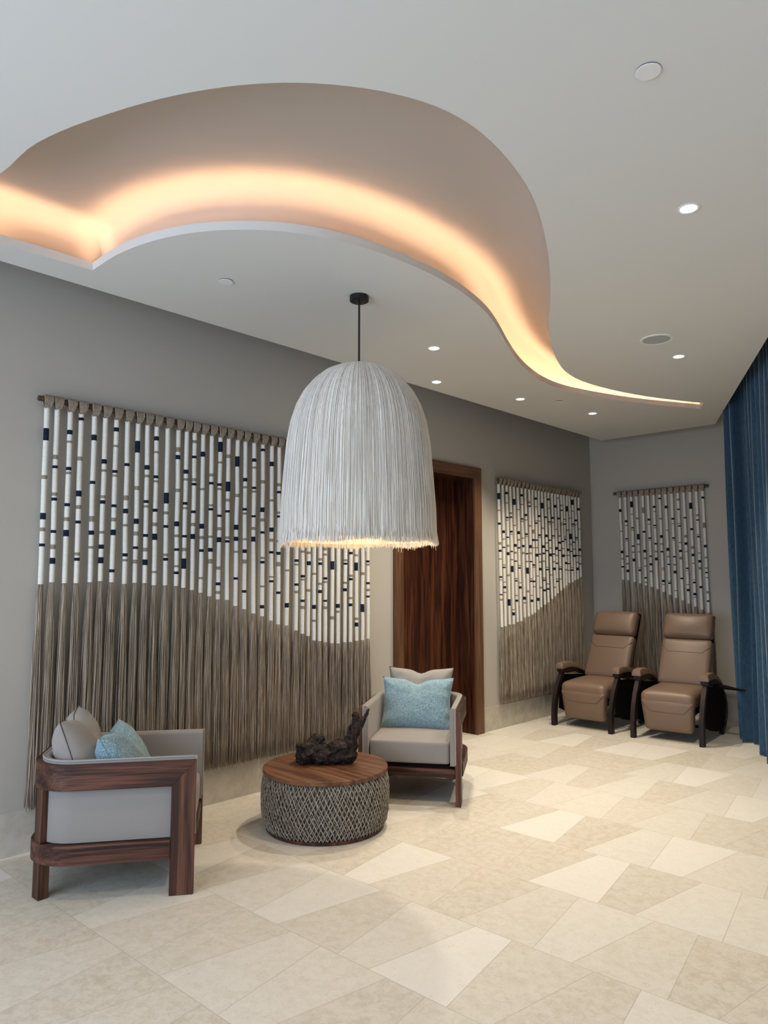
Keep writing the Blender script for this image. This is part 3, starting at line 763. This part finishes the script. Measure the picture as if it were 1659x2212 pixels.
# ================================================================ ARMCHAIRS
AW, AD, AR = 0.70, 0.78, 0.22
def upath(off, n=9, yfront=AD/2):
    """U path going from right front, round the back, to left front; normals point outward"""
    P = []
    w_, R0 = AW/2, AR
    for y in (yfront, 0.1, -AD/2+R0): P.append(((w_, y), (1, 0)))
    for i in range(1, n): a = pi/2*i/n; P.append(((w_-R0+R0*cos(a), -AD/2+R0-R0*sin(a)), (cos(a), -sin(a))))
    P.append(((w_-R0, -AD/2), (0, -1))); P.append(((0, -AD/2), (0, -1)))
    Q = [((-p[0], p[1]), (-m[0], m[1])) for p, m in P[:-1]][::-1]
    P = P + Q
    return [((p[0]+m[0]*off, p[1]+m[1]*off), m) for p, m in P]
LW, ZTOP, ZTB = 0.113, 0.625, 0.508
def make_armchair(loc, rz, label):
    t = tag(empty('armchair', loc, rz), label, 'armchair', 'upholstered walnut armchairs')
    # wooden top band, mitred into the front legs
    bm = bmesh.new()
    sweep(bm, upath(0), [(0, ZTB), (0, ZTOP), (-0.030, ZTOP), (-0.030, ZTB)], lambda z: AD/2-LW*(ZTOP-z)/(ZTOP-ZTB))
    obj('top_rail', bm, M_walnut_y, t)
    bm = bmesh.new(); sweep(bm, upath(0.006, yfront=AD/2-LW), [(0, 0.172), (0, 0.255), (-0.004, 0.259), (-0.060, 0.259), (-0.060, 0.172)], None)
    obj('base_rail', bm, M_walnut_y, t)
    bm = bbox(-AW/2+0.038, AW/2-0.038, AD/2-0.045, AD/2-0.006, 0.185, 0.240, 0.003); obj('front_rail', bm, M_walnut_x, t)
    for s in (1, -1):
        bm = bmesh.new()
        poly = [(AD/2, 0.0), (AD/2, ZTOP), (AD/2-LW, ZTB), (AD/2-LW, 0.0)]
        x0, x1 = (AW/2-0.036, AW/2) if s > 0 else (-AW/2, -AW/2+0.036)
        a = [bm.verts.new((x0, y, z)) for y, z in poly]; b = [bm.verts.new((x1, y, z)) for y, z in poly]
        bm.faces.new(a); bm.faces.new(b[::-1])
        for i in range(4): bm.faces.new((a[i], b[i], b[(i+1)%4], a[(i+1)%4]))
        bmesh.ops.recalc_face_normals(bm, faces=bm.faces); bevel_all(bm, 0.002, 1)
        obj('leg', bm, M_walnut_z, t)
        ang = radians(-52)
        Mx = Matrix.Translation((s*(AW/2-AR+ (AR-0.028)*cos(ang)), -AD/2+AR+(AR-0.028)*sin(ang), 0)) @ Matrix.Rotation(ang if s > 0 else pi-ang, 4, 'Z')
        bm = bbox(-0.026, 0.024, -0.033, 0.033, 0.0, ZTB+0.01, 0.002, 1, Mx); obj('leg', bm, M_walnut_z, t)
    # upholstered wrap-round shell
    bm = bmesh.new()
    z0, z1 = 0.262, 0.640
    sweep(bm, upath(-0.031, yfront=AD/2-0.004), [(0, z0), (0.0, z1-0.012), (-0.004, z1-0.003), (-0.012, z1), (-0.028, z1-0.001), (-0.036, z1-0.008), (-0.039, z1-0.018), (-0.039, z0)], None)
    sh = obj('upholstered_shell', bm, M_uph, t)
    bm = bmesh.new(); pth = upath(-0.034, yfront=AD/2)
    pts = [(AW/2-0.034, AD/2, z0+0.01)] + [(p[0], p[1], z1-0.001) for p, m in pth] + [(-AW/2+0.034, AD/2, z0+0.01)]
    tube(bm, pts, 0.0045, 8); obj('piping', bm, M_pipe, sh)
    # seat deck and cushion
    bm = bmesh.new(); box(bm, -AW/2+0.06, AW/2-0.06, -AD/2+0.07, AD/2-0.03, 0.225, 0.262); obj('seat_deck', bm, M_backcloth, t, False)
    sx = AW/2-0.074
    bm = rounded(sx, (AD-0.12)/2, 0.076, 0.020, (0.004, 0.010, 0.012), 14, Matrix.Translation((0, 0.045, 0.340)))
    cu = obj('seat_cushion', bm, M_uph, t, 'all')
    return t
CA = (0.6165, 1.8289); rA = radians(54.8)-pi/2
dA = Vector((cos(radians(54.8)), sin(radians(54.8)))); lA = Vector((dA.y, -dA.x)); pA = Vector((1.133, 1.938)) - dA*AD/2 - lA*AW/2
make_armchair((pA.x, pA.y, 0), rA, 'near left grey armchair with walnut frame, turned sideways in front of the large hanging')
aB = radians(-56.9); dB = Vector((cos(aB), sin(aB))); lB = Vector((dB.y, -dB.x)); pB = Vector((1.262, 3.863)) + lB*AW/2 - dB*AD/2
make_armchair((pB.x, pB.y, 0), aB-pi/2, 'grey armchair facing the room beyond the round table, in front of the doorway')

def put_pillow(p0, rz, local, size, tilt, yaw, roll, mat, label, seed, dent=0.05, thick=0.16):
    """local position in the chair frame (x right, y forward, z up) of the pillow centre"""
    bm, rim = pillow(size[0], size[1], thick, dent, seed)
    t = obj('throw_pillow', bm, mat, None, 'all')
    Mw = Matrix.Translation((p0.x, p0.y, 0)) @ Matrix.Rotation(rz, 4, 'Z') @ Matrix.Translation(local) @ Matrix.Rotation(yaw, 4, 'Z') @ Matrix.Rotation(tilt, 4, 'X') @ Matrix.Rotation(roll, 4, 'Y')
    t.matrix_world = Mw
    tag(t, label, 'pillow')
    b2 = bmesh.new(); tube(b2, rim, 0.0022, 6, cap=False); obj('seam', b2, M_seam if mat is M_pgrey else M_pteal, t)
    return t
put_pillow(pA, rA, (0.06, -0.195, 0.612), (0.47, 0.44), radians(18), radians(2), 0.0, M_pgrey, 'grey pillow leaning on the backrest of the near left armchair', 2, 0.06, 0.20)
put_pillow(pA, rA, (0.05, 0.020, 0.560), (0.48, 0.40), radians(27), radians(-2), 0.0, M_pteal, 'speckled teal pillow on the near left armchair, in front of the grey one', 5, 0.06, 0.19)
put_pillow(pB, aB-pi/2, (0.0, -0.225, 0.625), (0.50, 0.42), radians(12), radians(0), 0.0, M_pgrey, 'grey pillow at the back of the far armchair, behind the light blue one', 7, 0.03, 0.15)
put_pillow(pB, aB-pi/2, (0.01, -0.085, 0.580), (0.54, 0.40), radians(20), radians(0), 0.0, M_pteal, 'light blue speckled pillow standing on the far armchair seat', 9, 0.035, 0.16)


# ================================================================ ROUND TABLE
OX, OY, OR = 0.86, 3.023, 0.385
t = tag(empty('round_table', (OX, OY, 0)), 'low round table with walnut top and woven taupe rope side', 'table')
bm = bmesh.new(); lathe(bm, [(0.001, 0.332), (OR-0.004, 0.332), (OR, 0.336), (OR, 0.356), (OR-0.004, 0.360), (0.001, 0.360)], 96); obj('tabletop', bm, M_top, t)
def orad(z):
    T = [(0.0,.352),(.02,.362),(.05,.378),(.10,.388),(.17,.392),(.24,.392),(.29,.387),(.315,.380),(.333,.370)]
    for (a, r0), (b, r1) in zip(T, T[1:]):
        if z <= b: return r0+(r1-r0)*(z-a)/(b-a)
    return T[-1][1]
bm = bmesh.new(); lathe(bm, [(orad(z)-0.012, z) for z in (0.018, .03, .06, .10, .17, .24, .29, .315, .331)], 72); obj('drum', bm, M_ropeb, t)
bm = bmesh.new(); ro = random.Random(3)
for lay, (n_, rot_, rad_, dr) in enumerate(((92, 0.42, 0.0034, 0.0), (92, -0.42, 0.0034, 0.003), (80, 0.30, 0.0028, -0.006), (80, -0.33, 0.0028, -0.005))):
    for k in range(n_):
        a0 = 2*pi*(k+ro.uniform(-.12,.12))/n_; tw = rot_*(1+ro.uniform(-.06,.06)); ph = ro.uniform(0,6.28)
        pts = []
        for q in range(13):
            f = q/12; z = 0.024+0.306*f; a = a0+tw*f
            r = orad(z)+dr-0.003+0.0022*sin(f*40+ph)
            pts.append((r*cos(a), r*sin(a), z))
        tube(bm, pts, rad_, 4, cap=False)
obj('woven_rope', bm, M_rope, t, 'all')
bm = bmesh.new(); lathe(bm, [(0.001, 0.0), (0.355, 0.0), (0.362, 0.004), (0.362, 0.020), (0.35, 0.026)], 72); obj('plinth', bm, M_walnut_x, t)

# ================================================================ DRIFTWOOD
def make_driftwood():
    bm = bmesh.new()
    Rv = Vector((0.72, 0.69, 0)).normalized(); Fv = Vector((-Rv.y, Rv.x, 0)); Uv = Vector((0,0,1))
    B = Vector((0.845, 3.07, 0.360))
    def W(a, b, c): return B + Rv*a*1.06 + Fv*b*1.06 + Uv*c*1.06
    def blob(a, b, c, ra, rb, rc, seed, amp=0.3):
        k = len(bm.verts)
        g = bmesh.ops.create_icosphere(bm, subdivisions=4, radius=1.0)
        for v in g['verts']:
            p = v.co.copy(); q = 1+amp*noise.noise(p*1.6+Vector((seed,0,0)))+amp*0.5*noise.noise(p*4+Vector((0,seed,0)))
            p = p*q; w_ = W(a+p.x*ra, b+p.y*rb, max(0.0, c+p.z*rc)); v.co = w_
    blob(-0.115, 0.0, 0.060, 0.095, 0.085, 0.070, 1); blob(-0.02, -0.01, 0.045, 0.100, 0.080, 0.055, 4)
    blob(0.065, 0.0, 0.065, 0.090, 0.075, 0.072, 7); blob(-0.075, 0.02, 0.105, 0.052, 0.040, 0.060, 9, 0.35)
    blob(0.055, 0.02, 0.095, 0.060, 0.050, 0.030, 12); blob(0.115, 0.0, 0.085, 0.045, 0.040, 0.060, 15)
    tube(bm, [W(0.10,0,0.07), W(0.125,0,0.13), W(0.140,0,0.18), W(0.152,0.0,0.225), W(0.150,0,0.275), W(0.152,0,0.300)], [0.055,0.045,0.036,0.030,0.024,0.014], 10)
    tube(bm, [W(0.130,-0.01,0.14), W(0.158,-0.01,0.19), W(0.185,-0.01,0.235), W(0.212,0,0.270), W(0.232,0,0.312)], [0.034,0.028,0.024,0.016,0.004], 10)
    o = obj('driftwood', bm, M_drift, None, 'all')
    r = o.modifiers.new('r', 'REMESH'); r.mode = 'VOXEL'; r.voxel_size = 0.0042; r.use_smooth_shade = True
    tx = bpy.data.textures.new('bark', 'MUSGRAVE') if False else bpy.data.textures.new('bark', 'CLOUDS'); tx.noise_scale = 0.035; tx.noise_depth = 4
    dm = o.modifiers.new('d', 'DISPLACE'); dm.texture = tx; dm.strength = 0.030; dm.mid_level = 0.55; dm.texture_coords = 'GLOBAL'
    tag(o, 'gnarled dark driftwood root with forked branch standing on the round table', 'driftwood')
m, tt, b = nt('dark_driftwood')
n1 = N(tt, 'ShaderNodeTexNoise'); n1.inputs['Scale'].default_value = 28; n1.inputs['Detail'].default_value = 8; n1.inputs['Distortion'].default_value = 1.5
L(tt, mapping(tt, (1, 1, 1)), n1.inputs['Vector'])
r = ramp(tt, [(0.35, (0.006, 0.004, 0.004)), (0.55, (0.022, 0.013, 0.011)), (0.75, (0.085, 0.045, 0.028))]); L(tt, n1.outputs['Fac'], r.inputs['Fac']); L(tt, r.outputs['Color'], b.inputs['Base Color'])
b.inputs['Roughness'].default_value = 0.75; b.inputs['Specular IOR Level'].default_value = 0.25; bump(tt, b, n1.outputs['Fac'], 0.7, 0.008)
M_drift = m
make_driftwood()

# ================================================================ RECLINERS
def make_recliner(loc, rz, label, lever=False):
    """local frame: x to the image right, y to the rear, z up; front feet at y = 0"""
    t = tag(empty('recliner', loc, rz), label, 'recliner', 'brown leather recliners')
    def place(y, z, lean): return Matrix.Translation((0, y, z)) @ Matrix.Rotation(lean, 4, 'X')
    lean = radians(-27)
    # back cushion runs from (0.55,0.44) to (0.78,0.87)
    bm = rounded(0.245, 0.055, 0.245, 0.035, (0.0, 0.018, 0.0), 14, place(0.700, 0.665, lean)); bc = obj('back_cushion', bm, M_leather, t, 'all')
    def seam(pts, par):
        bm = bmesh.new(); tube(bm, pts, 0.0042, 6); obj('stitched_seam', bm, M_leather_side, par)
    Mb = place(0.700, 0.665, lean)
    def onb(x, z, y=-0.0735): 
        u = x/0.245; w_ = z/0.245
        return Mb @ Vector((x, -0.055-0.018*max(0,1-u*u)*max(0,1-w_*w_)+0.001, z))
    seam([onb(-0.238, 0.165), onb(-0.20, 0.13), onb(-0.165, 0.092), onb(-0.07, 0.09), onb(0.0, 0.09), onb(0.07, 0.09), onb(0.165, 0.092), onb(0.20, 0.13), onb(0.238, 0.165)], bc)
    bm = rounded(0.243, 0.062, 0.135, 0.045, (0.0, 0.030, 0.006), 14, place(0.858, 1.018, lean)); obj('head_cushion', bm, M_leather, t, 'all')
    # seat: crest rolling over the front
    bm = rounded(0.250, 0.290, 0.075, 0.060, (0.0, 0.0, 0.022), 14, place(0.330, 0.385, radians(2)))
    obj('seat_cushion', bm, M_leather, t, 'all')
    # leg rest, slightly narrower to the bottom
    bm = rounded(0.243, 0.050, 0.150, 0.034, (0.0, 0.020, 0.0), 14)
    for v in bm.verts:
        k = (v.co.z+0.15)/0.30; v.co.x *= 0.90+0.11*k
    Ml = Matrix.Translation((0, 0.105, 0.235)) @ Matrix.Rotation(radians(7), 4, 'X')
    bm.transform(Ml); lr = obj('leg_rest', bm, M_leather, t, 'all')
    def onl(x, z): return Ml @ Vector((x, -0.050-0.020*max(0,1-(x/0.24)**2)*max(0,1-(z/0.15)**2)+0.001, z))
    seam([onl(-0.228, 0.12), onl(-0.19, 0.075), onl(-0.155, 0.042), onl(-0.07, 0.040), onl(0, 0.040), onl(0.07, 0.040), onl(0.155, 0.042), onl(0.19, 0.075), onl(0.228, 0.12)], lr)
    # rear shell of the back in black cloth
    bm = rounded(0.225, 0.025, 0.40, 0.02, (0,0,0), 6, place(0.835, 0.77, lean)); obj('back_shell', bm, M_backcloth, t, 'all')
    bm = rounded(0.215, 0.26, 0.045, 0.03, (0,0,0), 6, place(0.40, 0.285, radians(4))); obj('under_shell', bm, M_backcloth, t, 'all')
    for s in (-1, 1):
        xc = s*0.312
        # front leg: flat curved board, foot forward, top leaning back
        bm = bmesh.new(); pts = []
        prof = [(0.030, 0.0), (0.028, 0.10), (0.040, 0.20), (0.070, 0.30), (0.118, 0.40), (0.185, 0.50), (0.215, 0.54)]
        lo, hi = [], []
        for y, z in prof:
            lo.append((y-0.030, z)); hi.append((y+0.032, z))
        poly = lo + hi[::-1]
        A_ = [bm.verts.new((xc-0.020, y, z)) for y, z in poly]; B_ = [bm.verts.new((xc+0.020, y, z)) for y, z in poly]
        bm.faces.new(A_); bm.faces.new(B_[::-1]); n_ = len(poly)
        for i in range(n_): bm.faces.new((A_[i], B_[i], B_[(i+1)%n_], A_[(i+1)%n_]))
        bmesh.ops.recalc_face_normals(bm, faces=bm.faces); obj('leg', bm, M_espresso, t)
        # rear leg: bowed backwards
        bm = bmesh.new(); prof = [(0.72, 0.0), (0.83, 0.08), (0.90, 0.17), (0.905, 0.27), (0.85, 0.37), (0.74, 0.46), (0.64, 0.50)]
        lo = [(y-0.055, z+0.012) for y, z in prof]; poly = lo + prof[::-1]
        A_ = [bm.verts.new((xc-0.018, y, z)) for y, z in poly]; B_ = [bm.verts.new((xc+0.018, y, z)) for y, z in poly]
        bm.faces.new(A_); bm.faces.new(B_[::-1]); n_ = len(poly)
        for i in range(n_): bm.faces.new((A_[i], B_[i], B_[(i+1)%n_], A_[(i+1)%n_]))
        bmesh.ops.recalc_face_normals(bm, faces=bm.faces); obj('leg', bm, M_espresso, t)
        # side panel between the legs: black cloth, with the shade there put into its colour
        bm = bmesh.new(); poly = [(0.14, 0.16), (0.30, 0.10), (0.55, 0.05), (0.78, 0.09), (0.86, 0.18), (0.86, 0.28), (0.80, 0.38), (0.68, 0.46), (0.24, 0.50), (0.17, 0.42)]
        A_ = [bm.verts.new((xc-0.010, y, z)) for y, z in poly]; B_ = [bm.verts.new((xc+0.010, y, z)) for y, z in poly]
        bm.faces.new(A_); bm.faces.new(B_[::-1]); n_ = len(poly)
        for i in range(n_): bm.faces.new((A_[i], B_[i], B_[(i+1)%n_], A_[(i+1)%n_]))
        bmesh.ops.recalc_face_normals(bm, faces=bm.faces); obj('side_panel', bm, M_backcloth, t, False)
        # arm: wooden rail with a padded leather top that arches and falls to the rear
        bm = bmesh.new(); top = [(0.165, 0.572), (0.26, 0.580), (0.38, 0.575), (0.50, 0.550), (0.60, 0.515), (0.66, 0.49)]
        bot = [(y, 0.515) for y, _ in top[:-2]] + [(0.60, 0.480), (0.66, 0.465)]
        bot[0] = (0.165, 0.530)
        poly = top + bot[::-1]
        A_ = [bm.verts.new((xc-0.034, y, z)) for y, z in poly]; B_ = [bm.verts.new((xc+0.034, y, z)) for y, z in poly]
        bm.faces.new(A_); bm.faces.new(B_[::-1]); n_ = len(poly)
        for i in range(n_): bm.faces.new((A_[i], B_[i], B_[(i+1)%n_], A_[(i+1)%n_]))
        bmesh.ops.recalc_face_normals(bm, faces=bm.faces); ar = obj('arm_rail', bm, M_espresso, t)
        bm = bmesh.new(); rings = []
        for y, z, h_ in ((0.150, 0.566, 0.040), (0.155, 0.564, 0.054), (0.175, 0.566, 0.062), (0.26, 0.574, 0.062), (0.38, 0.570, 0.056), (0.50, 0.546, 0.046), (0.60, 0.510, 0.032), (0.655, 0.488, 0.014)):
            hw = 0.042
            ring = [(-hw, 0), (-hw, h_*0.6), (-hw*0.82, h_*0.9), (-hw*0.4, h_), (hw*0.4, h_), (hw*0.82, h_*0.9), (hw, h_*0.6), (hw, 0)]
            rings.append([bm.verts.new((xc+a, y, z+b)) for a, b in ring])
        for a, b in zip(rings, rings[1:]):
            for k in range(8): bm.faces.new((a[k], a[(k+1)%8], b[(k+1)%8], b[k]))
        bm.faces.new(rings[0]); bm.faces.new(rings[-1][::-1]); bmesh.ops.recalc_face_normals(bm, faces=bm.faces)
        obj('arm_pad', bm, M_leather, ar)
        # back frame bar running rearward from the arm
    if lever: bm = bmesh.new(); tube(bm, [(0.32, 0.47, 0.492), (0.42, 0.455, 0.490), (0.50, 0.44, 0.484), (0.60, 0.42, 0.478)], [0.034, 0.030, 0.020, 0.009], 8, flat=0.7); obj('side_lever', bm, M_backcloth, t)
    bm = bmesh.new(); tube(bm, [(-0.30, 0.42, 0.10), (0.30, 0.42, 0.10)], 0.014, 8); obj('stretcher', bm, M_black, t)
    return t
make_recliner((0.618, 6.66, 0), radians(0.5), 'left brown leather recliner, nearer the left wall and its narrow hanging')
make_recliner((1.470, 6.69, 0), radians(5.0), 'right brown leather recliner, beside the blue curtain', True)

# ================================================================ CURTAINS
CP = [Vector(p) for p in ((1.92,7.28),(2.00,7.22),(2.10,7.20),(2.19,7.18),(2.24,7.06),(2.27,6.92),(2.31,6.78),(2.40,6.60),(2.55,6.30),(2.80,5.80),(3.10,5.20),(3.50,4.40),(4.2,3.0))]
CD = [0.0]
for a_, c_ in zip(CP, CP[1:]): CD.append(CD[-1]+(c_-a_).length)
def cline(t, off=0.0):
    j = 0
    while j < len(CD)-2 and CD[j+1] < t: j += 1
    dv = (CP[j+1]-CP[j]).normalized(); dv2 = (CP[min(j+2, len(CP)-1)]-CP[j+1])
    dv2 = dv2.normalized() if dv2.length else dv
    s = (t-CD[j])/(CD[j+1]-CD[j]); p = CP[j]+dv*(t-CD[j]); m_ = dv.lerp(dv2, max(0, min(1, s))).normalized()
    return p + Vector((-m_.y, m_.x))*off
def make_curtain(label, t0, t1, off, seed, n=None, phase=0.0):
    tr = empty('curtain', (0, 0, 0)); tag(tr, label, 'curtain')
    n = int((t1-t0)/0.0125); rr = random.Random(seed); ph = [rr.uniform(0, 6.28) for _ in range(6)]
    zs = [0.008, 0.05, 0.15, 0.3, 0.5, 0.8, 1.1, 1.4, 1.7, 2.0, 2.3, 2.6, 2.9, 3.1, 3.25, 3.36, 3.44]
    bm = bmesh.new(); rows = []
    for z in zs:
        f = 1-z/3.44; row = []
        for i in range(n+1):
            t = t0+(t1-t0)*i/n
            A1 = 0.042+0.018*f; wl = 0.15
            o_ = A1*sin(2*pi*t/wl + phase + 0.5*sin(z*0.8+ph[1])*f) + 0.022*f**1.2*sin(2*pi*t/0.43+ph[0]+0.3*z) + 0.012*sin(2*pi*t/0.071+ph[2]+z*1.1)
            tt_ = t + 0.020*f*sin(2*pi*t/0.155*1.0+1.2+ph[3]) + 0.03*f*sin(z*1.3+ph[4])*sin(pi*(t-t0)/(t1-t0))
            p = cline(tt_, off+o_)
            row.append(bm.verts.new((p.x, p.y, z)))
        rows.append(row)
    for a, b in zip(rows, rows[1:]):
        for i in range(n): bm.faces.new((a[i], a[i+1], b[i+1], b[i]))
    o = obj('drape', bm, M_curt, tr, 'all')
    so = o.modifiers.new('s', 'SOLIDIFY'); so.thickness = 0.003
    bm = bmesh.new()
    k = 0; t = t0+0.03
    while t < t1:
        p = cline(t, off); box(bm, p.x-0.006, p.x+0.006, p.y-0.006, p.y+0.006, 3.43, 3.50); t += 0.0775
    obj('header_hooks', bm, M_trimring, tr, False)
make_curtain('far blue linen curtain panel gathered beside the right recliner', 0.0, 0.56, 0.0, 3)
make_curtain('near blue linen curtain panel at the right edge of the picture', 0.58, 2.6, 0.0, 8)
bm = bmesh.new(); tube(bm, [(p.x, p.y, 3.51) for p in CP], 0.014, 6)
for f in (0.1, 0.9, 2.2, 3.6):
    q = cline(f); box(bm, q.x-0.01, q.x+0.01, q.y-0.01, q.y+0.01, 3.51, HT)
tag(obj('curtain_track', bm, M_black, None, False), 'black curtain track above the blue curtains behind the ceiling edge', 'curtain track')
